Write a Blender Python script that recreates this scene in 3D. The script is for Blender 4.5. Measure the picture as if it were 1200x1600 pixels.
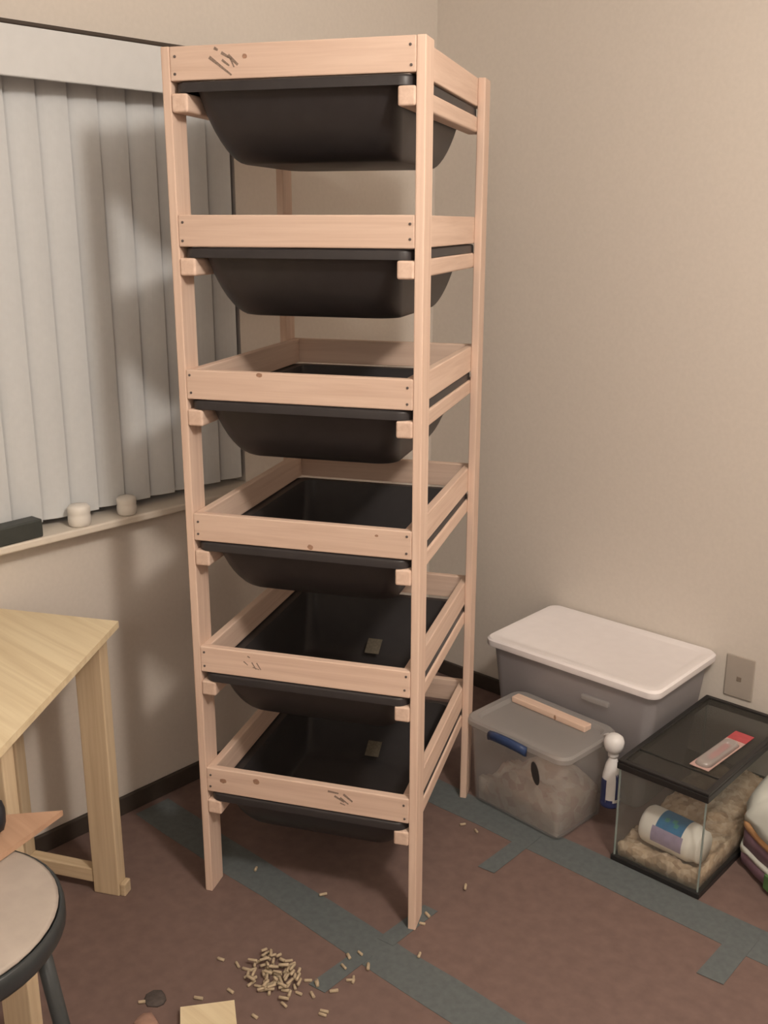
import bpy, bmesh, math, random
from mathutils import Vector, Matrix

for o in list(bpy.data.objects):
    bpy.data.objects.remove(o, do_unlink=True)
scn = bpy.context.scene
COL = scn.collection
random.seed(7)

# ---------------------------------------------------------------- camera
cam_data = bpy.data.cameras.new('camera')
cam = bpy.data.objects.new('camera', cam_data)
COL.objects.link(cam)
cam_data.sensor_fit = 'VERTICAL'
cam_data.sensor_height = 32.0
cam_data.lens = 32.0 * 1575.97 / 1600.0
cam_data.clip_start = 0.05
_r = Vector((0.736, 0.676, 0.002)).normalized()
_f = Vector((-0.650, 0.709, -0.275)).normalized()
_u = _r.cross(_f).normalized()
_r = _f.cross(_u).normalized()
M = Matrix((( _r.x, _u.x, -_f.x, 2.227),
            ( _r.y, _u.y, -_f.y, -2.657),
            ( _r.z, _u.z, -_f.z, 1.605),
            (0, 0, 0, 1)))
cam.matrix_world = M
scn.camera = cam

# ---------------------------------------------------------------- world, lamps, exposure
world = bpy.data.worlds.new('world')
scn.world = world
world.use_nodes = True
world.node_tree.nodes['Background'].inputs[0].default_value = (0.02, 0.025, 0.04, 1)   # night outside
world.node_tree.nodes['Background'].inputs[1].default_value = 0.3

def lamp(name, loc, power, radius, col):
    d = bpy.data.lights.new(name, 'POINT')
    d.energy = power
    d.shadow_soft_size = radius
    d.color = col
    o = bpy.data.objects.new(name, d)
    COL.objects.link(o)
    o.location = loc
    return o
lamp('ceiling_lamp_light', (2.45, -1.70, 2.50), 88, 0.12, (1.0, 0.905, 0.81))
lamp('fill_light', (3.0, -3.9, 2.25), 32, 0.30, (1.0, 0.905, 0.81))  # added soft fill behind the camera, lifts shadows and evens the two walls

scn.view_settings.view_transform = 'Standard'
scn.view_settings.look = 'None'
scn.view_settings.gamma = 1.0
scn.view_settings.use_curve_mapping = False
scn.view_settings.exposure = 0.13

# ---------------------------------------------------------------- materials
MATS = {}
def new_mat(name):
    m = bpy.data.materials.new(name)
    m.use_nodes = True
    nt = m.node_tree
    b = nt.nodes['Principled BSDF']
    MATS[name] = m
    return m, nt, b

def plain(name, col, rough=0.6, noise=0.06, scale=40, bump=0.0, spec=0.4, metal=0.0):
    m, nt, b = new_mat(name)
    b.inputs['Roughness'].default_value = rough
    b.inputs['Specular IOR Level'].default_value = spec
    b.inputs['Metallic'].default_value = metal
    tc = nt.nodes.new('ShaderNodeTexCoord')
    n = nt.nodes.new('ShaderNodeTexNoise')
    n.inputs['Scale'].default_value = scale
    n.inputs['Detail'].default_value = 4
    nt.links.new(tc.outputs['Object'], n.inputs['Vector'])
    r = nt.nodes.new('ShaderNodeValToRGB')
    r.color_ramp.elements[0].position = 0.3
    r.color_ramp.elements[1].position = 0.7
    r.color_ramp.elements[0].color = tuple(c * (1 - noise) for c in col) + (1,)
    r.color_ramp.elements[1].color = tuple(min(1, c * (1 + noise)) for c in col) + (1,)
    nt.links.new(n.outputs['Fac'], r.inputs['Fac'])
    nt.links.new(r.outputs['Color'], b.inputs['Base Color'])
    if bump:
        bp = nt.nodes.new('ShaderNodeBump')
        bp.inputs['Strength'].default_value = bump
        bp.inputs['Distance'].default_value = 0.002
        nt.links.new(n.outputs['Fac'], bp.inputs['Height'])
        nt.links.new(bp.outputs['Normal'], b.inputs['Normal'])
    return m

def wood(name, axis, light, dark, rough=0.62, grain=70):
    """pine board: grain streaks running along the given local axis"""
    m, nt, b = new_mat(name)
    b.inputs['Roughness'].default_value = rough
    b.inputs['Specular IOR Level'].default_value = 0.25
    tc = nt.nodes.new('ShaderNodeTexCoord')
    oi = nt.nodes.new('ShaderNodeObjectInfo')
    off = nt.nodes.new('ShaderNodeVectorMath'); off.operation = 'SCALE'
    off.inputs[0].default_value = (7, 11, 13)
    nt.links.new(oi.outputs['Random'], off.inputs['Scale'])
    add = nt.nodes.new('ShaderNodeVectorMath'); add.operation = 'ADD'
    nt.links.new(tc.outputs['Object'], add.inputs[0])
    nt.links.new(off.outputs[0], add.inputs[1])
    mp = nt.nodes.new('ShaderNodeMapping')
    s = [grain, grain, grain]; s[axis] = grain * 0.035
    mp.inputs['Scale'].default_value = s
    nt.links.new(add.outputs[0], mp.inputs['Vector'])
    n = nt.nodes.new('ShaderNodeTexNoise')
    n.inputs['Scale'].default_value = 1.0
    n.inputs['Detail'].default_value = 5
    n.inputs['Roughness'].default_value = 0.6
    n.inputs['Distortion'].default_value = 0.6
    nt.links.new(mp.outputs['Vector'], n.inputs['Vector'])
    r = nt.nodes.new('ShaderNodeValToRGB')
    r.color_ramp.elements[0].position = 0.30
    r.color_ramp.elements[1].position = 0.62
    r.color_ramp.elements[0].color = (*dark, 1)
    r.color_ramp.elements[1].color = (*light, 1)
    nt.links.new(n.outputs['Fac'], r.inputs['Fac'])
    hsv = nt.nodes.new('ShaderNodeHueSaturation')
    mr = nt.nodes.new('ShaderNodeMapRange')
    mr.inputs['To Min'].default_value = 0.93
    mr.inputs['To Max'].default_value = 1.05
    nt.links.new(oi.outputs['Random'], mr.inputs['Value'])
    nt.links.new(mr.outputs['Result'], hsv.inputs['Value'])
    nt.links.new(r.outputs['Color'], hsv.inputs['Color'])
    nt.links.new(hsv.outputs['Color'], b.inputs['Base Color'])
    bp = nt.nodes.new('ShaderNodeBump')
    bp.inputs['Strength'].default_value = 0.12
    bp.inputs['Distance'].default_value = 0.001
    nt.links.new(n.outputs['Fac'], bp.inputs['Height'])
    nt.links.new(bp.outputs['Normal'], b.inputs['Normal'])
    return m

PL, PD = (0.76, 0.575, 0.465), (0.655, 0.47, 0.37)
for ax, nm in enumerate('xyz'):
    wood('pine_' + nm, ax, PL, PD)
    wood('bench_' + nm, ax, (0.66, 0.53, 0.36), (0.55, 0.42, 0.27))
wood('plywood', 0, (0.86, 0.73, 0.50), (0.72, 0.58, 0.37), grain=35)
wood('offcut', 0, (0.52, 0.33, 0.22), (0.43, 0.26, 0.17), grain=30)

def clear(name, tint, fac, rough=0.25, gloss=0.08):
    """see-through plastic or glass: mostly transparent, partly scattering"""
    m = bpy.data.materials.new(name); m.use_nodes = True
    nt = m.node_tree; nt.nodes.clear()
    out = nt.nodes.new('ShaderNodeOutputMaterial')
    tr = nt.nodes.new('ShaderNodeBsdfTransparent'); tr.inputs[0].default_value = (0.96, 0.97, 0.97, 1)
    df = nt.nodes.new('ShaderNodeBsdfDiffuse')
    tl = nt.nodes.new('ShaderNodeBsdfTranslucent')
    gl = nt.nodes.new('ShaderNodeBsdfGlossy'); gl.inputs['Roughness'].default_value = rough
    tc = nt.nodes.new('ShaderNodeTexCoord')
    n = nt.nodes.new('ShaderNodeTexNoise'); n.inputs['Scale'].default_value = 12
    r = nt.nodes.new('ShaderNodeValToRGB')
    r.color_ramp.elements[0].color = tuple(c * 0.93 for c in tint) + (1,)
    r.color_ramp.elements[1].color = (*tint, 1)
    nt.links.new(tc.outputs['Object'], n.inputs['Vector'])
    nt.links.new(n.outputs['Fac'], r.inputs['Fac'])
    nt.links.new(r.outputs['Color'], df.inputs[0]); nt.links.new(r.outputs['Color'], tl.inputs[0])
    mx0 = nt.nodes.new('ShaderNodeMixShader'); mx0.inputs[0].default_value = 0.4
    nt.links.new(df.outputs[0], mx0.inputs[1]); nt.links.new(tl.outputs[0], mx0.inputs[2])
    mx1 = nt.nodes.new('ShaderNodeMixShader'); mx1.inputs[0].default_value = fac
    nt.links.new(tr.outputs[0], mx1.inputs[1]); nt.links.new(mx0.outputs[0], mx1.inputs[2])
    mx2 = nt.nodes.new('ShaderNodeMixShader'); mx2.inputs[0].default_value = gloss
    nt.links.new(mx1.outputs[0], mx2.inputs[1]); nt.links.new(gl.outputs[0], mx2.inputs[2])
    nt.links.new(mx2.outputs[0], out.inputs[0])
    MATS[name] = m
    return m

clear('clear_plastic', (0.66, 0.63, 0.62), 0.30)
clear('frosted_plastic', (0.60, 0.58, 0.60), 0.72)
clear('lid_plastic', (0.66, 0.64, 0.63), 0.55)
clear('tank_glass', (0.62, 0.66, 0.62), 0.06, 0.03, 0.06)
clear('window_glass', (0.5, 0.55, 0.55), 0.04, 0.02, 0.08)
clear('screen_mesh', (0.085, 0.08, 0.07), 0.50, 0.5, 0.03)
clear('film', (0.80, 0.80, 0.78), 0.35, 0.12, 0.15)

plain('wall_paint', (0.68, 0.625, 0.565), 0.85, 0.02, 90, 0.10, 0.2)
plain('ceiling_paint', (0.78, 0.74, 0.68), 0.9, 0.02, 90, 0.1, 0.2)
plain('floor_board', (0.180, 0.121, 0.106), 0.75, 0.10, 30, 0.10, 0.25)
plain('base_board', (0.055, 0.042, 0.034), 0.6, 0.1, 30)
plain('sill_paint', (0.74, 0.67, 0.58), 0.5, 0.02)
plain('vane_white', (0.62, 0.64, 0.65), 0.55, 0.02, 60, 0.05)
plain('valance_white', (0.66, 0.67, 0.67), 0.5, 0.02)
plain('frame_white', (0.7, 0.7, 0.68), 0.5, 0.02)
plain('tub_black', (0.038, 0.034, 0.035), 0.42, 0.08, 25, 0.03, 0.4)
plain('sticker_tan', (0.13, 0.11, 0.08), 0.6, 0.2, 150)
plain('nail_steel', (0.10, 0.08, 0.075), 0.5, 0.1, 50, 0, 0.5)
plain('ink', (0.26, 0.19, 0.15), 0.7, 0.3, 300)
plain('knot_brown', (0.36, 0.21, 0.14), 0.65, 0.25, 200)
plain('tape_blue', (0.118, 0.135, 0.138), 0.7, 0.10, 60, 0.06)
plain('lid_white', (0.88, 0.84, 0.85), 0.45, 0.015, 30)
plain('handle_blue', (0.03, 0.055, 0.14), 0.4, 0.05)
plain('dark_vent', (0.035, 0.03, 0.03), 0.7, 0.1)
plain('plate_beige', (0.43, 0.38, 0.33), 0.5, 0.02)
plain('socket_brown', (0.25, 0.20, 0.16), 0.6, 0.05)
plain('slot_dark', (0.06, 0.045, 0.035), 0.6, 0.05)
plain('tank_black', (0.018, 0.017, 0.017), 0.4, 0.1)
plain('silicone', (0.30, 0.36, 0.34), 0.4, 0.05)
plain('jar_white', (0.90, 0.87, 0.80), 0.5, 0.02)
plain('label_blue', (0.02, 0.19, 0.40), 0.5, 0.15, 60)
plain('label_lilac', (0.38, 0.32, 0.46), 0.5, 0.12, 60)
plain('label_green', (0.05, 0.30, 0.28), 0.5, 0.15, 60)
plain('bottle_white', (0.75, 0.74, 0.74), 0.4, 0.02)
plain('label_navy', (0.03, 0.04, 0.13), 0.45, 0.1, 60)
plain('card_red', (0.45, 0.07, 0.08), 0.5, 0.1, 60)
plain('card_pink', (0.50, 0.33, 0.30), 0.5, 0.1, 60)
plain('bag_white', (0.62, 0.63, 0.58), 0.35, 0.08, 18, 0.25)
plain('bag_orange', (0.60, 0.33, 0.16), 0.4, 0.12, 30)
plain('bag_purple', (0.17, 0.10, 0.13), 0.4, 0.2, 30)
plain('bag_green', (0.08, 0.17, 0.06), 0.5, 0.2, 40)
plain('stool_pad', (0.40, 0.345, 0.30), 0.6, 0.06, 25, 0.1)
plain('stool_metal', (0.035, 0.040, 0.042), 0.35, 0.1, 30, 0, 0.5)
plain('tool_black', (0.02, 0.02, 0.025), 0.5, 0.1)
plain('tool_orange', (0.75, 0.28, 0.05), 0.5, 0.1)
plain('box_dark', (0.055, 0.06, 0.055), 0.5, 0.1)
plain('cap_white', (0.80, 0.76, 0.70), 0.45, 0.02)
plain('pellet', (0.45, 0.36, 0.25), 0.8, 0.15, 200)
plain('scrap_dark', (0.085, 0.07, 0.065), 0.9, 0.2, 100)
plain('scrap_pink', (0.36, 0.22, 0.17), 0.9, 0.1, 100)
def bedding(name, a, b_, c, sc):
    m, nt, b = new_mat(name)
    b.inputs['Roughness'].default_value = 0.9
    tc = nt.nodes.new('ShaderNodeTexCoord')
    v = nt.nodes.new('ShaderNodeTexVoronoi'); v.inputs['Scale'].default_value = sc
    nt.links.new(tc.outputs['Object'], v.inputs['Vector'])
    r = nt.nodes.new('ShaderNodeValToRGB')
    r.color_ramp.elements[0].color = (*a, 1); r.color_ramp.elements[1].color = (*c, 1)
    e = r.color_ramp.elements.new(0.5); e.color = (*b_, 1)
    nt.links.new(v.outputs['Color'], r.inputs['Fac'])
    nt.links.new(r.outputs['Color'], b.inputs['Base Color'])
    bp = nt.nodes.new('ShaderNodeBump'); bp.inputs['Strength'].default_value = 0.6; bp.inputs['Distance'].default_value = 0.004
    nt.links.new(v.outputs['Distance'], bp.inputs['Height']); nt.links.new(bp.outputs['Normal'], b.inputs['Normal'])
bedding('shavings', (0.34, 0.23, 0.15), (0.55, 0.41, 0.28), (0.70, 0.56, 0.42), 70)
bedding('nest', (0.40, 0.24, 0.16), (0.56, 0.44, 0.34), (0.66, 0.58, 0.50), 45)

# ---------------------------------------------------------------- helpers
def link(name, bm, mat, parent=None, smooth=False):
    me = bpy.data.meshes.new(name)
    bmesh.ops.recalc_face_normals(bm, faces=bm.faces)
    bm.to_mesh(me); bm.free()
    if smooth:
        for p in me.polygons: p.use_smooth = True
    o = bpy.data.objects.new(name, me)
    COL.objects.link(o)
    me.materials.append(MATS[mat] if isinstance(mat, str) else mat)
    if parent: o.parent = parent
    return o

def empty(name, loc=(0, 0, 0), rz=0.0):
    o = bpy.data.objects.new(name, None)
    o.empty_display_size = 0.1
    COL.objects.link(o)
    o.location = loc; o.rotation_euler = (0, 0, rz)
    return o

def tag(o, label, cat, group=None, kind=None):
    o['label'] = label; o['category'] = cat
    if group: o['group'] = group
    if kind: o['kind'] = kind
    return o

def struct(o):
    o['kind'] = 'structure'; return o

def add_box(bm, lo, hi, mtx=None):
    x0, y0, z0 = lo; x1, y1, z1 = hi
    vs = [bm.verts.new(c) for c in ((x0,y0,z0),(x1,y0,z0),(x1,y1,z0),(x0,y1,z0),(x0,y0,z1),(x1,y0,z1),(x1,y1,z1),(x0,y1,z1))]
    if mtx:
        for v in vs: v.co = mtx @ v.co
    for f in ((3,2,1,0),(4,5,6,7),(0,1,5,4),(1,2,6,5),(2,3,7,6),(3,0,4,7)):
        bm.faces.new([vs[i] for i in f])
    return vs

def board(name, mat, lo, hi, parent=None, bev=0.002, seg=2):
    """a bevelled board whose own origin is its centre"""
    c = [(a + b) / 2 for a, b in zip(lo, hi)]
    h = [(b - a) / 2 for a, b in zip(lo, hi)]
    bm = bmesh.new()
    add_box(bm, [-v for v in h], h)
    if bev:
        bmesh.ops.bevel(bm, geom=bm.edges[:], offset=bev, segments=seg, profile=0.5, affect='EDGES')
    o = link(name, bm, mat, parent)
    o.location = c
    return o

def rrect(hx, hy, r, n=6):
    pts = []
    r = min(r, hx - 1e-4, hy - 1e-4)
    for cx, cy, a0 in ((hx-r, hy-r, 0), (-hx+r, hy-r, 90), (-hx+r, -hy+r, 180), (hx-r, -hy+r, 270)):
        for i in range(n + 1):
            a = math.radians(a0 + 90 * i / n)
            pts.append((cx + r * math.cos(a), cy + r * math.sin(a)))
    return pts

def loft(bm, rings, cap0=False, cap1=False, closed=False):
    """rings: lists of 3D points of equal length"""
    vr = [[bm.verts.new(p) for p in ring] for ring in rings]
    n = len(vr[0])
    pairs = list(zip(vr[:-1], vr[1:]))
    if closed: pairs.append((vr[-1], vr[0]))
    for a, b in pairs:
        for i in range(n):
            j = (i + 1) % n
            bm.faces.new((a[i], a[j], b[j], b[i]))
    if cap0: bm.faces.new(list(reversed(vr[0])))
    if cap1: bm.faces.new(vr[-1])
    return vr

def ring(hx, hy, r, z, n=6, c=(0, 0)):
    return [(c[0] + x, c[1] + y, z) for x, y in rrect(hx, hy, r, n)]

def lathe(bm, prof, seg=24, mtx=None, cap=True):
    rings = []
    for r, z in prof:
        rr = [Vector((r * math.cos(2*math.pi*i/seg), r * math.sin(2*math.pi*i/seg), z)) for i in range(seg)]
        if mtx: rr = [mtx @ p for p in rr]
        rings.append(rr)
    loft(bm, rings, cap, cap)

def tube(bm, pts, rad, seg=10, cap=True):
    rings = []
    pts = [Vector(p) for p in pts]
    for i, p in enumerate(pts):
        t = (pts[min(i+1, len(pts)-1)] - pts[max(i-1, 0)]).normalized()
        a = t.orthogonal().normalized()
        if abs(t.z) < 0.95:
            a = t.cross(Vector((0, 0, 1))).normalized()
        else:
            a = t.cross(Vector((1, 0, 0))).normalized()
        b = t.cross(a)
        rings.append([p + rad * (math.cos(2*math.pi*k/seg) * a + math.sin(2*math.pi*k/seg) * b) for k in range(seg)])
    loft(bm, rings, cap, cap)

def prism(bm, poly, z0, z1):
    a = [bm.verts.new((x, y, z0)) for x, y in poly]
    b = [bm.verts.new((x, y, z1)) for x, y in poly]
    n = len(poly)
    bm.faces.new(list(reversed(a))); bm.faces.new(b)
    for i in range(n):
        j = (i + 1) % n
        bm.faces.new((a[i], a[j], b[j], b[i]))

# ---------------------------------------------------------------- room shell
XL, YR = -0.012, 0.03           # faces of the left (window) wall and the right wall
XE, YE, ZC = 4.4, -4.4, 2.75
def shell(name, mat, boxes):
    bm = bmesh.new()
    for lo, hi in boxes: add_box(bm, lo, hi)
    return struct(link(name, bm, mat))
shell('floor', 'floor_board', [((XL-.15, YE-.1, -.08), (XE+.1, YR+.1, 0))])
shell('ceiling', 'ceiling_paint', [((XL-.15, YE-.1, ZC), (XE+.1, YR+.1, ZC+.08))])
shell('wall_right', 'wall_paint', [((XL-.15, YR, 0), (XE+.1, YR+.1, ZC))])
shell('wall_back', 'wall_paint', [((XL-.15, YE-.1, 0), (XE+.1, YE, ZC))])
shell('wall_front', 'wall_paint', [((XE, YE, 0), (XE+.1, YR, ZC))])
WY0, WY1, WZ0, WZ1 = -2.42, -0.815, 0.87, 1.99      # window opening in the left wall
shell('wall_left', 'wall_paint', [
    ((XL-.15, YE, 0), (XL, YR, WZ0)), ((XL-.15, YE, WZ1), (XL, YR, ZC)),
    ((XL-.15, YE, WZ0), (XL, WY0, WZ1)), ((XL-.15, WY1, WZ0), (XL, YR, WZ1))])
def skirting(name, lo, hi):
    o = board(name, 'base_board', lo, hi, None, 0.004, 2); return struct(o)
skirting('baseboard_left', (XL, YE, 0), (XL+.012, YR-.012, .055))
skirting('baseboard_right', (XL, YR-.012, 0), (XE, YR, .055))

# window: frame with mullion and two panes, far behind the vanes
win = struct(empty('window_1', (XL-.11, (WY0+WY1)/2, WZ0)))
hw, hh = (WY1-WY0)/2, WZ1-WZ0
for lo, hi in (((-.02,-hw,0),(.02,hw,.045)), ((-.02,-hw,hh-.045),(.02,hw,hh)), ((-.02,-hw,.045),(.02,-hw+.045,hh-.045)),
               ((-.02,hw-.045,.045),(.02,hw,hh-.045)), ((-.02,-.025,.045),(.02,.025,hh-.045))):
    board('window_frame', 'frame_white', lo, hi, win, 0.003)
for s in (-1, 1):
    board('pane', 'window_glass', (-.003, min(s*.025, s*(hw-.045)), .045), (.003, max(s*.025, s*(hw-.045)), hh-.045), win, 0)
sill = struct(board('trim_1', 'sill_paint', (XL-.09, WY0-.03, .857), (XL+.070, WY1+.012, .877), None, 0.005, 3))

# vertical blind: valance, vanes
bl = empty('vertical_blind', (XL, (WY0+WY1)/2, WZ0))
tag(bl, 'off-white vertical blind with hanging vanes and boxed valance over the window', 'window blind')
yc = (WY0+WY1)/2
def bpart(name, mat, lo, hi, bev=0.003):
    o = board(name, mat, lo, hi, bl, bev)
    o.location = Vector(o.location) - bl.location
    return o
bpart('valance', 'valance_white', (XL+.080, WY0-.04, 1.905), (XL+.090, WY1+.03, 2.008))
bpart('valance_top', 'slot_dark', (XL, WY0-.04, 2.0085), (XL+.088, WY1+.03, 2.018))
bpart('valance_end', 'valance_white', (XL, WY1+.02, 1.905), (XL+.0798, WY1+.03, 2.008))
bpart('headrail', 'frame_white', (XL+.004, WY0+.01, 1.925), (XL+.044, WY1-.01, 1.955))
bm = bmesh.new()
N = 8
vz0, vz1 = 0.896 - WZ0, 1.928 - WZ0
front, back = [], []
for i in range(N + 1):
    t = i / N - .5
    cx = 0.0065 * (1 - (2*t)**2)
    front.append((cx, t * .089)); back.append((cx - .0012, t * .089))
pts = front + back[::-1]
prism(bm, pts, vz0, vz1)
vane0 = link('vane', bm, 'vane_white', bl)
k = 0
y = WY1 - 0.064
while y > WY0 + .04:
    o = vane0 if k == 0 else vane0.copy()
    if k:
        COL.objects.link(o); o.parent = bl
    o.location = (-0.004, y - yc, 0)
    o.rotation_euler = (0, 0, math.radians(-14 + random.uniform(-3, 3)))
    y -= 0.079
    k += 1

# wall outlet on the right wall
ou = empty('wall_outlet', (1.172, YR, .337))
tag(ou, 'beige wall plate low on the wall behind the glass tank', 'outlet')
board('cover_plate', 'plate_beige', (-.043, -.006, -.065), (.043, 0, .065), ou, 0.003)
board('socket', 'socket_brown', (-.007, -.0075, -.012), (.007, -.0055, .002), ou, 0.001)

# ---------------------------------------------------------------- tape strips on the floor
def tape(poly, label, group=None):
    cx = sum(p[0] for p in poly)/len(poly); cy = sum(p[1] for p in poly)/len(poly)
    bm = bmesh.new()
    prism(bm, [(x-cx, y-cy) for x, y in poly], 0, .0009)
    o = link('tape_strip', bm, 'tape_blue')
    o.location = (cx, cy, .0002)
    tag(o, label, 'tape', 'tape strips on the floor')
    return o
def wavy(x0, x1, ya, yb, n=14):
    lo, hi = [], []
    for i in range(n + 1):
        x = x0 + (x1-x0)*i/n
        lo.append((x, ya + random.uniform(-.004, .004)))
        hi.append((x, yb + random.uniform(-.004, .004)))
    return lo + hi[::-1]
tape(wavy(.02, 1.9, -1.283, -1.178), 'long grey-blue tape strip on the floor running beneath the wooden rack')
tape(wavy(.50, 2.3, -.672, -.562), 'long grey-blue tape strip along the floor in front of bin and glass tank')
def cross(cx, y0, y1, w, label):
    o = tape([(cx-w, y0), (cx+w, y0+.006), (cx+w-.002, y1), (cx-w+.002, y1-.004)], label)
    o.location.z = .0013
    return o
cross(.902, -.822, -.60, .024, 'short cross piece of tape on the floor before the blue-latched bin')
cross(1.502, -.80, -.60, .030, 'short cross piece of tape on the floor right of the glass tank')
cross(.895, -1.20, -1.03, .022, 'short cross piece of tape beside the front right foot of the rack')
cross(.885, -1.41, -1.25, .022, 'short cross piece of tape ending at the spilled pellets')

# ---------------------------------------------------------------- wooden rack
TH = math.radians(26.5)
RX, RY = 0.435, -1.36
W, D, H = 0.5417, 0.657, 1.940
TP, DP, HR, TR = 0.019, 0.0640, 0.0635, 0.019
GC, HC, WC = 0.0225, 0.0362, 0.0355
ZT = [1.9395, 1.6215, 1.3035, 0.9835, 0.6625, 0.3475]
rack = empty('storage_rack', (RX, RY, 0), TH)
tag(rack, 'tall unpainted pine rack with six frames holding black tubs', 'rack')
for x in (0, W - TP):
    for y in (0, D - DP):
        board('post', 'pine_z', (x, y, 0), (x + TP, y + DP, H), rack, 0.0025)
bm = bmesh.new()
lathe(bm, [(.0028, 0), (.0028, .0012), (.0018, .0016)], 8, Matrix.Rotation(math.radians(90), 4, 'X'))
nail_me = link('nail_head', bm, 'nail_steel')
nail_used = [False]
def nail(parent, loc):
    if not nail_used[0]:
        o = nail_me; nail_used[0] = True
    else:
        o = nail_me.copy(); COL.objects.link(o)
    o.parent = parent; o.location = loc
def disc(name, mat, parent, loc, rx, rz, ang=0, n=12):
    """thin mark lying on a face that looks along -y"""
    bm = bmesh.new()
    m = Matrix.Rotation(ang, 4, 'Y')
    a = [m @ Vector((rx*math.cos(2*math.pi*i/n)*random.uniform(.85,1.1), 0, rz*math.sin(2*math.pi*i/n)*random.uniform(.85,1.1))) for i in range(n)]
    loft(bm, [a, [p + Vector((0, -.0005, 0)) for p in a]], True, True)
    o = link(name, bm, mat, parent); o.location = loc
    return o
rails = []
for k, zt in enumerate(ZT):
    zb = zt - HR
    fr = board('front_rail', 'pine_x', (TP, 0, zb), (W-TP, TR, zt), rack, 0.0025)
    rails.append(fr)
    for sx in (-1, 1):
        for sz in (-1, 1):
            nail(fr, (sx*((W-2*TP)/2 - .0105 + random.uniform(-.002, .002)), -TR/2, sz*.0165 + random.uniform(-.004, .004)))
    board('back_rail', 'pine_x', (TP, D-TR, zb), (W-TP, D, zt), rack, 0.0025)
    for x in (TP, W-TP-TR):
        board('side_rail', 'pine_y', (x, TR, zb), (x+TR, D-TR, zt), rack, 0.0025)
    zc = zb - GC
    for x in (TP, W-TP-WC):
        board('tub_runner', 'pine_y', (x, -.002, zc-HC), (x+WC, D, zc), rack, 0.0045, 3)
# knots on the front rails (x, z in rack coordinates)
def mark(fn, k, x, z, *a):
    c = rails[k].location
    return fn(rails[k], x - c.x, z - c.z, *a)
def knot(parent, x, z, rx, rz):
    disc('knot', 'knot_brown', parent, (x, -TR/2 + .0001, z), rx, rz)
mark(knot, 0, .180, 1.916, .0055, .0050)
mark(knot, 2, .189, 1.2985, .0070, .0045)
mark(knot, 3, .296, .929, .0065, .0060)
mark(knot, 5, .062, .318, .0085, .0060)
mark(knot, 5, .148, .330, .0085, .0075)
mark(knot, 3, .446, .968, .0040, .0030)
# illegible ink stamps: groups of slanted strokes
def strokes(parent, x, z, segs, w):
    bm = bmesh.new()
    for x0, z0, x1, z1, ww in segs:
        d = Vector((x1-x0, 0, z1-z0)).normalized(); n = Vector((-d.z, 0, d.x)) * w * ww
        a, b = Vector((x0, 0, z0)), Vector((x1, 0, z1))
        q = [a+n, a-n, b-n*.7, b+n*.7]
        loft(bm, [q, [p + Vector((0, -.0004, 0)) for p in q]], True, True)
    o = link('ink_stamp', bm, 'ink', parent); o.location = (x, -TR/2 + .0001, z)
mark(strokes, 0, .135, 1.911, [(-.030,.006,-.008,-.010,1.1),(-.008,-.010,.016,-.028,.8),(-.004,.013,.012,.004,1),(.010,.008,.030,-.010,1.1),(-.003,.000,.012,-.011,.8),(-.019,.022,-.011,.018,1.0),(.014,.004,.022,-.014,.6)], .0030)
mark(strokes, 4, .150, .634, [(-.022,.004,-.012,-.004,.8),(-.012,.018,-.006,.015,.9),(-.002,.004,.008,-.012,.8),(.010,.004,.020,-.012,.8),(.000,-.008,.016,-.012,.6)], .0018)
mark(strokes, 5, .362, .324, [(-.034,.012,-.008,.010,1.1),(-.018,.002,.006,-.010,1.1),(.004,.010,.026,-.006,1.2),(-.004,.000,.016,-.014,.9),(-.004,-.014,.008,-.018,.7)], .0024)

# ---------------------------------------------------------------- tubs
def tub_mesh():
    bm = bmesh.new()
    hx, hy = 0.2475, 0.317
    bx, by = 0.2135, 0.299
    dep, ix, iy = 0.147, 0.040, 0.128
    n = 7
    R = []
    R.append(ring(hx-.005, hy-.005, .028, 0, n))
    R.append(ring(hx-.001, hy-.001, .030, -.002, n))
    R.append(ring(hx, hy, .031, -.005, n))
    R.append(ring(hx, hy, .031, -.0195, n))
    R.append(ring(hx-.004, hy-.004, .029, -.0195, n))
    R.append(ring(bx+.004, by+.004, .036, -.012, n))
    def prof(t):
        return 0.38*t + 0.62*(1 - math.sqrt(max(0, 1 - t*t)))
    T = [0, .12, .25, .4, .55, .68, .8, .88, .94, .98, 1.0]
    for t in T:
        p = prof(t)
        R.append(ring(bx - ix*p, by - iy*p, .036 + .010*t, -.014 - (dep-.014)*t, n))
    cap_out = R[-1]
    # inside
    for t in reversed(T):
        p = prof(t)
        R.append(ring(bx - .004 - ix*p, by - .004 - iy*p, .032 + .010*t, -.012 - (dep-.017)*t, n))
    R.append(ring(bx, by, .036, -.001, n))
    vr = loft(bm, R, closed=True)
    i = 6 + len(T) - 1
    bm.faces.new(list(reversed(vr[i]))); bm.faces.new(vr[i+1])
    # the last outer and first inner ring were bridged by the loft; drop that wall
    bmesh.ops.delete(bm, geom=[f for f in bm.faces if len(f.verts) == 4 and all(v in set(vr[i]) | set(vr[i+1]) for v in f.verts)], context='FACES_ONLY')
    return bm
LEV = ['topmost', 'second', 'third', 'fourth', 'fifth', 'lowest']
tub0 = None
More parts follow.
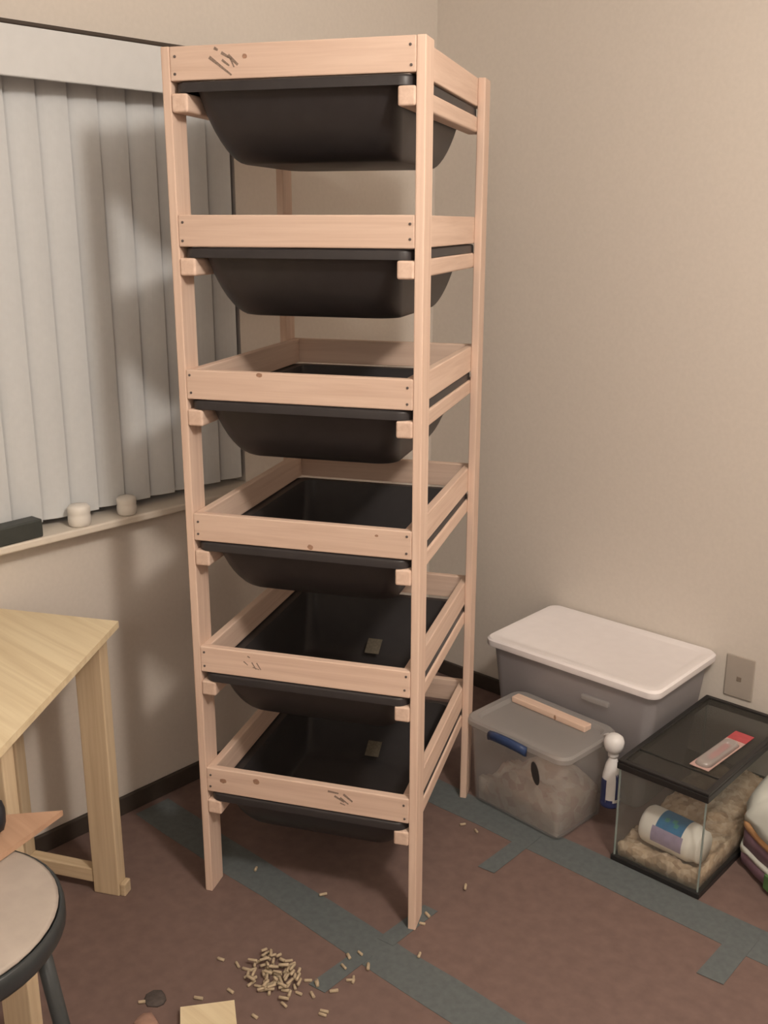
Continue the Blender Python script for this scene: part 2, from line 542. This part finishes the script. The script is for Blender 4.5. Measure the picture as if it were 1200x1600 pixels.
for k, zt in enumerate(ZT):
    zr = zt - HR - GC + .0205
    if k == 0:
        t = link('mixing_tub', tub_mesh(), 'tub_black', None, True)
        es = t.modifiers.new('edge', 'EDGE_SPLIT'); es.split_angle = math.radians(50)
        tub0 = t
    else:
        t = tub0.copy(); COL.objects.link(t)
    lx, ly = W/2 + random.uniform(-.002, .002), -.002 + .317 + random.uniform(-.003, .003)
    t.location = (RX + lx*math.cos(TH) - ly*math.sin(TH), RY + lx*math.sin(TH) + ly*math.cos(TH), zr)
    t.rotation_euler = (0, 0, TH)
    lab = ('black plastic tub hanging under the %s frame of the pine rack' % LEV[k]) if k in (0, 5) else \
          ('black plastic tub under the %s frame down from the top of the rack' % LEV[k])
    tag(t, lab, 'tub', 'black tubs in the rack')
    if k in (4, 5):
        bm = bmesh.new()
        add_box(bm, (-.020, -.024, 0), (.020, .024, .0008))
        s = link('sticker', bm, 'sticker_tan', t)
        s.rotation_euler = (math.radians(38), 0, 0)
        s.location = (.018, .186, -.1105); s.rotation_euler = (math.radians(33), 0, 0)

# ---------------------------------------------------------------- bins by the right wall
def bin_body(name, mat, parent, top, bot, z0, z1, thick=.003, r=.03):
    bm = bmesh.new()
    n = 5
    R = [ring(bot[0]-.008, bot[1]-.008, r*.7, z0, n), ring(bot[0], bot[1], r*.8, z0+.008, n), ring(top[0], top[1], r, z1, n),
         ring(top[0]-thick, top[1]-thick, r, z1, n), ring(bot[0]-thick, bot[1]-thick, r*.8, z0+.010, n), ring(bot[0]-.008-thick, bot[1]-.008-thick, r*.7, z0+thick, n)]
    loft(bm, R, True, True)
    o = link(name, bm, mat, parent, True)
    es = o.modifiers.new('edge', 'EDGE_SPLIT'); es.split_angle = math.radians(40)
    return o
def bin_lid(name, mat, parent, h, z0, z1, lip, dish, r):
    bm = bmesh.new(); n = 6
    R = [ring(h[0]-.004, h[1]-.004, r, z0, n), ring(h[0]-.001, h[1]-.001, r, z0, n), ring(h[0], h[1], r, z0+.003, n), ring(h[0], h[1], r, z1-.006, n),
         ring(h[0]-.005, h[1]-.005, r, z1, n), ring(h[0]-lip, h[1]-lip, r, z1, n), ring(h[0]-lip-.008, h[1]-lip-.008, r*.9, z1-dish, n)]
    loft(bm, R, False, True)
    o = link(name, bm, mat, parent, True)
    es = o.modifiers.new('edge', 'EDGE_SPLIT'); es.split_angle = math.radians(35)
    return o

wb = empty('storage_bin', (.818, -.166, 0), 0)
tag(wb, 'large storage bin with flat white lid and frosted body against the wall', 'storage bin')
bin_body('body', 'frosted_plastic', wb, (.272, .176), (.238, .140), 0, .378, .003, .035)
bin_lid('lid', 'lid_white', wb, (.289, .191), .376, .400, .026, .004, .032)
board('handle', 'lid_plastic', (.05, -.180, .300), (.14, -.160, .318), wb, .006, 3)

cb = empty('storage_bin', (.826, -.479, 0), math.radians(-3.5))
tag(cb, 'clear plastic bin with blue latch holding bedding, in front of the white-lidded bin', 'storage bin')
bin_body('body', 'clear_plastic', cb, (.168, .117), (.154, .104), 0, .246, .003, .03)
bin_lid('lid', 'lid_plastic', cb, (.178, .127), .244, .264, .022, .010, .036)
bm = bmesh.new()
R = []
for i in range(9):                       # bowed latch handle
    t = i/8
    x = -.075 + .130*t
    yb = -.129 - .012*math.sin(math.pi*t)
    z = .258 - .012*(2*t-1)**2
    R.append([(x, yb, z-.016), (x, yb-.009, z-.013), (x, yb-.012, z), (x, yb-.009, z+.010), (x, yb, z+.012)])
loft(bm, R, True, True)
link('latch', bm, 'handle_blue', cb, True)
bm = bmesh.new()
a = [(.075+.013*math.cos(2*math.pi*i/16)+.006*math.sin(2*math.pi*i/16)*-1, -.1165+.045*0, .172+.034*math.sin(2*math.pi*i/16)) for i in range(16)]
a = [(x, -.1138 - (z-.172)*.056, z+.010) for x, _, z in a]
loft(bm, [a, [(x, yy-.0015, z) for x, yy, z in a]], True, True)
link('vent_hole', bm, 'dark_vent', cb)
# bedding in the clear bin
def mound(name, mat, hx, hy, h0, hf, n=26):
    bm = bmesh.new()
    g = []
    for i in range(n+1):
        row = []
        for j in range(n+1):
            x = -hx + 2*hx*i/n; yv = -hy + 2*hy*j/n
            row.append(bm.verts.new((x, yv, max(.004, hf(x, yv) + random.uniform(-.004, .004)))))
        g.append(row)
    for i in range(n):
        for j in range(n):
            bm.faces.new((g[i][j], g[i+1][j], g[i+1][j+1], g[i][j+1]))
    border = [g[i][0] for i in range(n+1)] + [g[n][j] for j in range(1, n+1)] + [g[i][n] for i in range(n-1, -1, -1)] + [g[0][j] for j in range(n-1, 0, -1)]
    low = [bm.verts.new((v.co.x*.985, v.co.y*.985, h0)) for v in border]
    m = len(border)
    for i in range(m):
        j = (i+1) % m
        bm.faces.new((border[i], low[i], low[j], border[j]))
    bm.faces.new(low)
    return link(name, bm, mat, None, True)
s = mound('bedding', 'nest', .141, .092, 0, lambda x, yv: .062 + .075*math.exp(-((x-.03)/.09)**2) + .012*math.sin(40*x+3) + .008*math.sin(55*yv))
s.location = (.826, -.479, .0045); s.rotation_euler = (0, 0, math.radians(-3.5))
tag(s, 'pinkish nesting bedding heaped inside the clear latched bin', 'bedding', None, 'stuff')

# wood stick lying on the clear bin
st = board('wood_stick', 'pine_x', (-.130, -.016, 0), (.130, .016, .018), None, .003)
st.location = (.812, -.408, .2545+.009)
st.rotation_euler = (0, 0, math.radians(-4))
tag(st, 'short pine stick with a dark knot lying on the clear bin lid', 'wood offcut')
kn = disc('knot', 'knot_brown', st, (.028, -.0161, 0), .004, .008)

# spray bottle hooked on the rim of the clear bin
bt = empty('spray_bottle', (1.046, -.458, .094), math.radians(-40))
tag(bt, 'white and navy spray bottle hooked on the bin rim beside the tank', 'spray bottle')
bm = bmesh.new()
lathe(bm, [(.020, 0), (.0255, .004), (.0265, .02), (.0255, .07), (.0245, .085), (.018, .118), (.012, .132), (.011, .148)], 24)
link('bottle', bm, 'bottle_white', bt, True)
bm = bmesh.new()
for a0, a1, z0, z1 in ((252, 310, .012, .078), (6, 64, .022, .098), (312, 352, .002, .020)):
    pr = []
    for zz in (z0, z1):
        pr.append([zz])
    def rad(z): return .0268 if z < .075 else .0268 - (z-.075)*.22
    st_ = [[(rad(z)*math.cos(math.radians(a)), rad(z)*math.sin(math.radians(a)), z) for a in [a0+(a1-a0)*i/8 for i in range(9)]] for z in [z0 + (z1-z0)*q/4 for q in range(5)]]
    vv = [[bm.verts.new(p) for p in r_] for r_ in st_]
    for r0, r1 in zip(vv[:-1], vv[1:]):
        for i in range(8): bm.faces.new((r0[i], r0[i+1], r1[i+1], r1[i]))
link('label_print', bm, 'label_navy', bt, True)
bm = bmesh.new()
lathe(bm, [(.0135, .140), (.0145, .146), (.0145, .156), (.022, .160), (.0265, .172), (.0275, .184), (.024, .196), (.015, .203), (.004, .205)], 24)
link('spray_head', bm, 'bottle_white', bt, True)
bm = bmesh.new()
lathe(bm, [(.0262, -.004), (.0272, 0), (.0272, .010), (.0262, .012)], 24)
link('base_ring', bm, 'label_navy', bt, True)
bm = bmesh.new()
tube(bm, [(-.015, -.002, .186), (-.035, -.004, .186), (-.050, -.006, .176), (-.053, -.006, .160)], .005, 8)
link('trigger', bm, 'bottle_white', bt, True)

# glass tank
TX0, TX1, TY0, TY1, TZ = 1.113, 1.360, -.560, -.055, .286
tk = empty('glass_tank', ((TX0+TX1)/2, (TY0+TY1)/2, 0), 0)
tag(tk, 'small glass tank with black frame and dark screen lid, bedding inside', 'glass tank')
hx, hy = (TX1-TX0)/2, (TY1-TY0)/2
def frame_ring(name, z0, z1, hx, hy, w, parent, mat):
    bm = bmesh.new()
    def rc(a, b, z): return [(a, b, z), (-a, b, z), (-a, -b, z), (a, -b, z)]
    loft(bm, [rc(hx, hy, z0), rc(hx, hy, z1), rc(hx-w, hy-w, z1), rc(hx-w, hy-w, z0)], closed=True)
    bmesh.ops.bevel(bm, geom=bm.edges[:], offset=.0015, segments=1, affect='EDGES')
    return link(name, bm, mat, parent)
frame_ring('bottom_frame', 0, .016, hx, hy, .012, tk, 'tank_black')
frame_ring('top_frame', TZ-.018, TZ, hx, hy, .012, tk, 'tank_black')
g = .006
for lo, hi in (((-hx+.004, -hy+.004, .006), (hx-.004, -hy+.004+g*.6, TZ-.006)), ((-hx+.004, hy-.004-g*.6, .006), (hx-.004, hy-.004, TZ-.006)),
               ((-hx+.004, -hy+.008, .006), (-hx+.004+g*.6, hy-.008, TZ-.006)), ((hx-.004-g*.6, -hy+.008, .006), (hx-.004, hy-.008, TZ-.006)),
               ((-hx+.008, -hy+.008, .003), (hx-.008, hy-.008, .006))):
    board('pane', 'tank_glass', lo, hi, tk, 0)
for sx in (-1, 1):
    for sy in (-1, 1):
        board('corner_seal', 'silicone', (sx*(hx-.0075)-.0018, sy*(hy-.0075)-.0018, .010), (sx*(hx-.0075)+.0018, sy*(hy-.0075)+.0018, TZ-.02), tk, 0)
lid = frame_ring('screen_frame', TZ+.0003, TZ+.008, hx-.001, hy-.001, .014, tk, 'tank_black')
board('screen', 'screen_mesh', (-hx+.014, -hy+.014, TZ+.003), (hx-.014, hy-.014, TZ+.004), lid, 0)
board('screen_divider', 'tank_black', (-hx+.0155, -hy+.088, TZ+.0015), (hx-.0155, -hy+.091, TZ+.006), lid, 0)
def shav(x, yv):
    h = (.044 + .16*(x+.11)*.5) + .045*max(0, (yv+.02)/.25) + .006*math.sin(60*x) + .005*math.sin(70*yv)
    dy = yv + .1625 - .07*(x - .004)*-1          # hollow that the lying jar has pressed
    if abs(dy) < .056 and -.086 < x < .098:
        h = min(h, .0835 - math.sqrt(.056**2 - dy*dy) - .005)
    return h
sh = mound('wood_shavings', 'shavings', hx-.011, hy-.013, 0, shav, 44)
sh.location = (tk.location.x, tk.location.y, .0065)
tag(sh, 'layer of pale wood shavings on the floor of the glass tank', 'bedding', None, 'stuff')

# white jar lying in the tank, half sunk in shavings
jr = empty('plastic_jar', (1.240, -.470, .090), 0)
tag(jr, 'white plastic jar with blue label lying on its side inside the tank', 'jar')
mj = Matrix.Rotation(math.radians(-4), 4, 'Z') @ Matrix.Rotation(math.radians(90), 4, 'Y')
bm = bmesh.new()
lathe(bm, [(.034, -.080), (.044, -.077), (.049, -.070), (.050, -.060), (.050, .056), (.047, .066), (.043, .069), (.043, .084), (.040, .087)], 32, mj)
o = link('jar', bm, 'jar_white', jr, True)
def patch(name, mat, z0, z1, a0, a1, rad, parent, n=12):
    bm = bmesh.new()
    A = [a0 + (a1-a0)*i/n for i in range(n+1)]
    rows = [[bm.verts.new(mj @ Vector((rad*math.cos(math.radians(a)), rad*math.sin(math.radians(a)), z))) for a in A] for z in (z0, z1)]
    for i in range(n): bm.faces.new((rows[0][i], rows[0][i+1], rows[1][i+1], rows[1][i]))
    return link(name, bm, mat, parent, True)
# after the Y rotation local x -> -z ; angle 180 is the top, 270 faces -y
patch('label', 'label_blue', -.030, .044, 150, 236, .0506, jr)
patch('label', 'label_lilac', -.038, .050, 236, 285, .0506, jr)
for zc, ac in ((-.008, 205), (.012, 200), (.020, 212)):
    patch('label_motif', 'label_green', zc-.006, zc+.006, ac-7, ac+7, .0510, jr, 4)

# blister pack on the screen lid
pk = empty('blister_pack', (1.292, -.335, TZ+.0085), math.radians(-3))
tag(pk, 'clear blister pack with red header card lying on the tank screen', 'package')
board('card', 'card_pink', (-.026, -.125, 0), (.026, .070, .0015), pk, 0)
board('header_card', 'card_red', (-.026, .0702, 0), (.026, .120, .002), pk, 0)
bm = bmesh.new()
loft(bm, [ring(.022, .088, .018, .0016, 5, (0, -.030)), ring(.019, .084, .016, .010, 5, (0, -.030)), ring(.013, .076, .012, .0135, 5, (0, -.030))], True, True)
link('blister', bm, 'film', pk, True)
board('red_insert', 'card_red', (-.008, -.07, .0018), (.006, .03, .008), pk, .002)

# plastic bag of bedding right of the tank
bg = empty('plastic_bag', (1.491, -.26, 0), 0)
tag(bg, 'plump plastic package with pale top and orange and purple sides beside the tank', 'package')
OUT = [(-.125, -.095), (.130, -.250), (.190, .10), (-.115, .185)]
def bag_ring(s_, z, sl, wob):
    """rounded outline of the bag, rising towards the back by the slope sl"""
    pts = []
    for i in range(4):
        p0, p1, p2 = Vector(OUT[i-1]), Vector(OUT[i]), Vector(OUT[(i+1) % 4])
        a = p1 + (p0-p1).normalized()*.03; b = p1 + (p2-p1).normalized()*.03
        for t in (0, .25, .5, .75, 1):
            pts.append((1-t)**2*a + 2*t*(1-t)*p1 + t*t*b)
        nx = p2 + (p1-p2).normalized()*.03
        for t in (.2, .4, .6, .8): pts.append(b.lerp(nx, t))
    c = Vector((.02, -.02))
    out = []
    for p in pts:
        q = c + (p-c)*s_
        out.append((q.x + random.uniform(-wob, wob), q.y + random.uniform(-wob, wob), z + sl*(q.y+.1) + random.uniform(-wob, wob)*.5))
    return out
def puff(name, mat, prof, parent, wob=.003):
    bm = bmesh.new()
    loft(bm, [bag_ring(s_, z, sl, wob) for s_, z, sl in prof], True, True)
    return link(name, bm, mat, parent, True)
puff('base', 'bag_purple', [(.90, .004, 0), (.985, .016, 0), (1.0, .046, .05)], bg)
puff('band', 'bag_white', [(1.0, .048, .05), (1.008, .056, .05), (1.0, .066, .08)], bg)
puff('side', 'bag_purple', [(.985, .068, .08), (.98, .09, .1), (.985, .112, .12)], bg)
puff('trim', 'bag_orange', [(.99, .114, .12), (1.01, .124, .14), (1.0, .138, .16)], bg)
puff('top', 'bag_white', [(1.0, .140, .16), (.985, .160, .24), (.93, .186, .30), (.78, .206, .30), (.5, .216, .28), (.2, .220, .26)], bg, .005)
tb = board('seal_tab', 'bag_green', (-.02, -.004, -.02), (.02, .004, .02), bg, .002); tb.location = (-.01, -.168, .032); tb.rotation_euler = (0, 0, math.radians(-31))

# ---------------------------------------------------------------- things on the sill
bx_ = board('dark_box', 'box_dark', (-.022, -.062, 0), (.022, .062, .045), None, .004)
bx_.location = (XL+.046, -1.562, .8775+.0225)
bx_.rotation_euler = (0, 0, math.radians(3))
tag(bx_, 'dark grey oblong box standing on the window sill', 'box')
def capthing(y, label, s):
    bm = bmesh.new()
    lathe(bm, [(.022*s, 0), (.0255*s, .004), (.027*s, .012*s), (.027*s, .024*s), (.0255*s, .028*s), (.0265*s, .031*s), (.0265*s, .044*s), (.022*s, .050*s), (.006*s, .052*s)], 20)
    o = link('small_jar', bm, 'cap_white', None, True)
    o.location = (XL+.043, y, .8775)
    tag(o, label, 'jar', 'white jars on the window sill')
capthing(-1.388, 'larger white plastic jar on the sill next to the dark box', 1.05)
capthing(-1.250, 'smaller white plastic jar on the sill nearer the rack', .95)

# ---------------------------------------------------------------- plywood bench
A = Vector((.295, -1.463)); d1 = Vector((.602, -.798)); d2 = Vector((-.882, -.471))
TOP = .715
bn = empty('work_bench', (A.x, A.y, 0))
tag(bn, 'rough plywood-topped bench with pine legs under the window', 'bench')
L1, L2 = .655, .316
bm = bmesh.new()
poly = [Vector((0, 0)), d2*L2, d2*L2 + d1*L1, d1*L1]
prism(bm, [(p.x, p.y) for p in poly], TOP-.016, TOP)
link('bench_top', bm, 'plywood', bn)
ang = math.atan2(-d2.y, -d2.x)
def leg(s1, s2, wx, wy, mat='bench_z'):
    p = d1*s1 + d2*s2
    o = board('leg', mat, (-wx/2, -wy/2, 0), (wx/2, wy/2, TOP-.016), bn, .003)
    o.location = (p.x, p.y, (TOP-.016)/2)
    o.rotation_euler = (0, 0, ang)
    return p
pA = leg(.035, .064, .070, .036)
pB = leg(.028, .300, .034, .036)
pC = leg(.552, .045, .064, .036)
pD = leg(.552, .270, .064, .036)
def bar(name, p, q, z0, z1, th, trim=.0):
    v = q - p; n = v.normalized(); p = p + n*trim; q = q - n*trim; v = q - p
    o = board(name, 'bench_x', (-v.length/2, -th/2, z0), (v.length/2, th/2, z1), bn, .003)
    m = (p+q)/2
    o.location = (m.x, m.y, (z0+z1)/2); o.rotation_euler = (0, 0, math.atan2(v.y, v.x))
bar('stretcher', pA + d2*.036, pB - d2*.0175, .026, .064, .030)
bar('foot_block', pA - d2*.0355, pA - d2*.050, .0, .034, .030)
bar('apron', pA + d2*.036, pB - d2*.0175, TOP-.085, TOP-.0165, .018)

# ---------------------------------------------------------------- stool with padded seat
SX, SY, SZ, SR = .880, -2.180, .620, .193
sl = empty('round_stool', (SX, SY, 0))
tag(sl, 'round stool with taupe padded seat, black rim and splayed black legs', 'stool')
bm = bmesh.new()
lathe(bm, [(.150, SZ-.016), (.178, SZ-.012), (.1845, SZ-.003), (.178, SZ+.001), (.10, SZ+.003), (.02, SZ+.004)], 48)
link('seat_pad', bm, 'stool_pad', sl, True)
bm = bmesh.new()
lathe(bm, [(.130, SZ-.046), (.188, SZ-.042), (SR, SZ-.034), (SR, SZ-.016), (.191, SZ-.007), (.187, SZ-.004), (.184, SZ-.012), (.130, SZ-.018)], 48)
link('seat_rim', bm, 'stool_metal', sl, True)
for a in (52, 142, 232, 322):
    c, s_ = math.cos(math.radians(a)), math.sin(math.radians(a))
    bm = bmesh.new()
    tube(bm, [(.152*c, .152*s_, SZ-.046), (.186*c, .186*s_, .30), (.220*c, .220*s_, .0)], .0125, 12)
    link('leg', bm, 'stool_metal', sl, True)
bm = bmesh.new()
tube(bm, [(.184*math.cos(2*math.pi*i/32), .184*math.sin(2*math.pi*i/32), .22) for i in range(33)], .006, 8, False)
link('foot_ring', bm, 'stool_metal', sl, True)

# offcut on the stool and the drill on it
bm = bmesh.new()
T = Vector((.790, -1.905))
poly = [T, T + Vector((.30, -.954))*.42, Vector((.700, -2.32)), Vector((.60, -2.14))]
c0 = sum(poly, Vector((0, 0)))/4
prism(bm, [(p.x-c0.x, p.y-c0.y) for p in poly], 0, .010)
oc = link('board_offcut', bm, 'offcut')
oc.location = (c0.x, c0.y, SZ+.0045)
tag(oc, 'brownish cut board piece with pointed corner lying on the round stool', 'board')
dr = empty('power_drill', (.730, -2.101, SZ+.0147), math.radians(62))
tag(dr, 'black and orange power drill lying on the board piece', 'drill')
bm = bmesh.new()
lathe(bm, [(.020, .062), (.030, .058), (.034, .045), (.034, 0), (.032, -.05), (.022, -.062)], 20, Matrix.Translation((0, 0, .034)) @ Matrix.Rotation(math.radians(90), 4, 'Y'))
link('motor_housing', bm, 'tool_orange', dr, True)
bm = bmesh.new()
lathe(bm, [(.012, .112), (.024, .108), (.029, .098), (.030, .075), (.029, .0625)], 16, Matrix.Translation((0, 0, .034)) @ Matrix.Rotation(math.radians(90), 4, 'Y'))
link('chuck', bm, 'tool_black', dr, True)
bm = bmesh.new()
tube(bm, [(-.02, -.03, .03), (-.03, -.08, .026), (-.035, -.13, .024)], .018, 12)
link('handle', bm, 'tool_black', dr, True)
board('battery', 'tool_orange', (-.075, -.175, .0), (.010, -.130, .045), dr, .006)

# ---------------------------------------------------------------- small things on the floor
pw = empty('wood_block', (0, 0, 0))
bm = bmesh.new()
prism(bm, [(.727, -1.652), (.795, -1.562), (.880, -1.622), (.812, -1.715)], 0, .019)
bpy.data.objects.remove(pw)
o = link('wood_block', bm, 'plywood')
tag(o, 'pale square wood offcut lying on the floor near the pellets', 'wood offcut')
def scrap(name, mat, x, y, r, h, label):
    bm = bmesh.new()
    a = [(r*random.uniform(.7, 1.1)*math.cos(i*.7), r*random.uniform(.6, 1)*math.sin(i*.7)) for i in range(9)]
    loft(bm, [[(p, q, 0) for p, q in a], [(p*.9, q*.9, h) for p, q in a], [(p*.4, q*.4, h*1.4) for p, q in a]], True, True)
    o = link(name, bm, mat, None, True); o.location = (x, y, 0)
    tag(o, label, 'scrap')
scrap('dark_scrap', 'scrap_dark', .652, -1.660, .030, .003, 'small dark scrap on the floor beside the pale offcut')
scrap('pink_scrap', 'scrap_pink', .690, -1.712, .030, .004, 'small pinkish scrap on the floor by the dark scrap')

bm = bmesh.new()
lathe(bm, [(.0026, -.0085), (.0034, -.0078), (.0034, .0078), (.0026, .0085)], 8, Matrix.Rotation(math.radians(90), 4, 'Y'))
pel0 = link('wood_pellet', bm, 'pellet', None, True)
loose = [(0.661,-1.492),(0.754,-1.54),(0.849,-1.552),(0.869,-1.291),(0.884,-1.322),(0.881,-1.266),(0.924,-1.285),(0.923,-1.34),(0.926,-1.335),(0.919,-1.388),(0.946,-1.443),(0.95,-1.452),(0.984,-1.179),(0.909,-0.914),(0.908,-1.06),(0.918,-1.091),(0.878,-1.4),(0.732,-0.7),(0.779,-0.70),(0.64,-1.689),(0.467,-1.223),(0.668,-1.177),(0.875,-1.395),(0.72,-1.60)]
first = [True]
placed = []
def pellet(x, y, z, label, group, tilt=0):
    if first[0]:
        o = pel0; first[0] = False
    else:
        o = pel0.copy(); COL.objects.link(o)
    o.location = (x, y, z + .0035)
    o.rotation_euler = (random.uniform(0, 6), tilt, random.uniform(0, 6.28))
    s = random.uniform(.8, 1.35)
    o.scale = (s, random.uniform(.9, 1.15), random.uniform(.9, 1.15))
    tag(o, label, 'pellet', group)
def stray_label(x, y):
    if y > -.75: return 'stray wood pellet on the floor just before the blue-latched bin'
    if y > -.95: return 'stray wood pellet on bare floor between the rack and the bins'
    if y > -1.10: return 'stray wood pellet beside the front right foot of the rack'
    if x > .97: return 'stray wood pellet on the long tape strip beyond the rack foot'
    if y > -1.24 and x < .7: return 'stray wood pellet on the tape under the rack'
    if y < -1.65: return 'stray wood pellet next to the dark scrap'
    if y < -1.48: return 'stray wood pellet between the pile and the pale offcut'
    if y < -1.42: return 'stray wood pellet past the end of the cross tape'
    return 'stray wood pellet around the cross tape by the pile'
for x, y in loose:
    pellet(x, y, .0022 if (-1.29 < y < -1.17) or abs(x-.888) < .03 else 0, stray_label(x, y), 'stray pellets')
cen = Vector((.800, -1.448)); e1 = Vector((.80, -.10)).normalized(); e2 = Vector((.2, .98)).normalized()
tries = 0
while len(placed) < 78 and tries < 6000:
    tries += 1
    a, b = random.gauss(0, .040), random.gauss(0, .030)
    if abs(a) > .092 or abs(b) > .062: continue
    p = cen + e1*a + e2*b
    lvl = 0
    near = [q for q in placed if (q[0]-p).length < .0135]
    if near:
        lvl = max(q[1] for q in near) + 1
        if lvl > 2: continue
    placed.append((p, lvl))
    pellet(p.x, p.y, lvl*.0062, 'pale wood pellet in the small spilled pile on the floor', 'pellets in the spilled pile', random.uniform(-.12, .12) if lvl else 0)
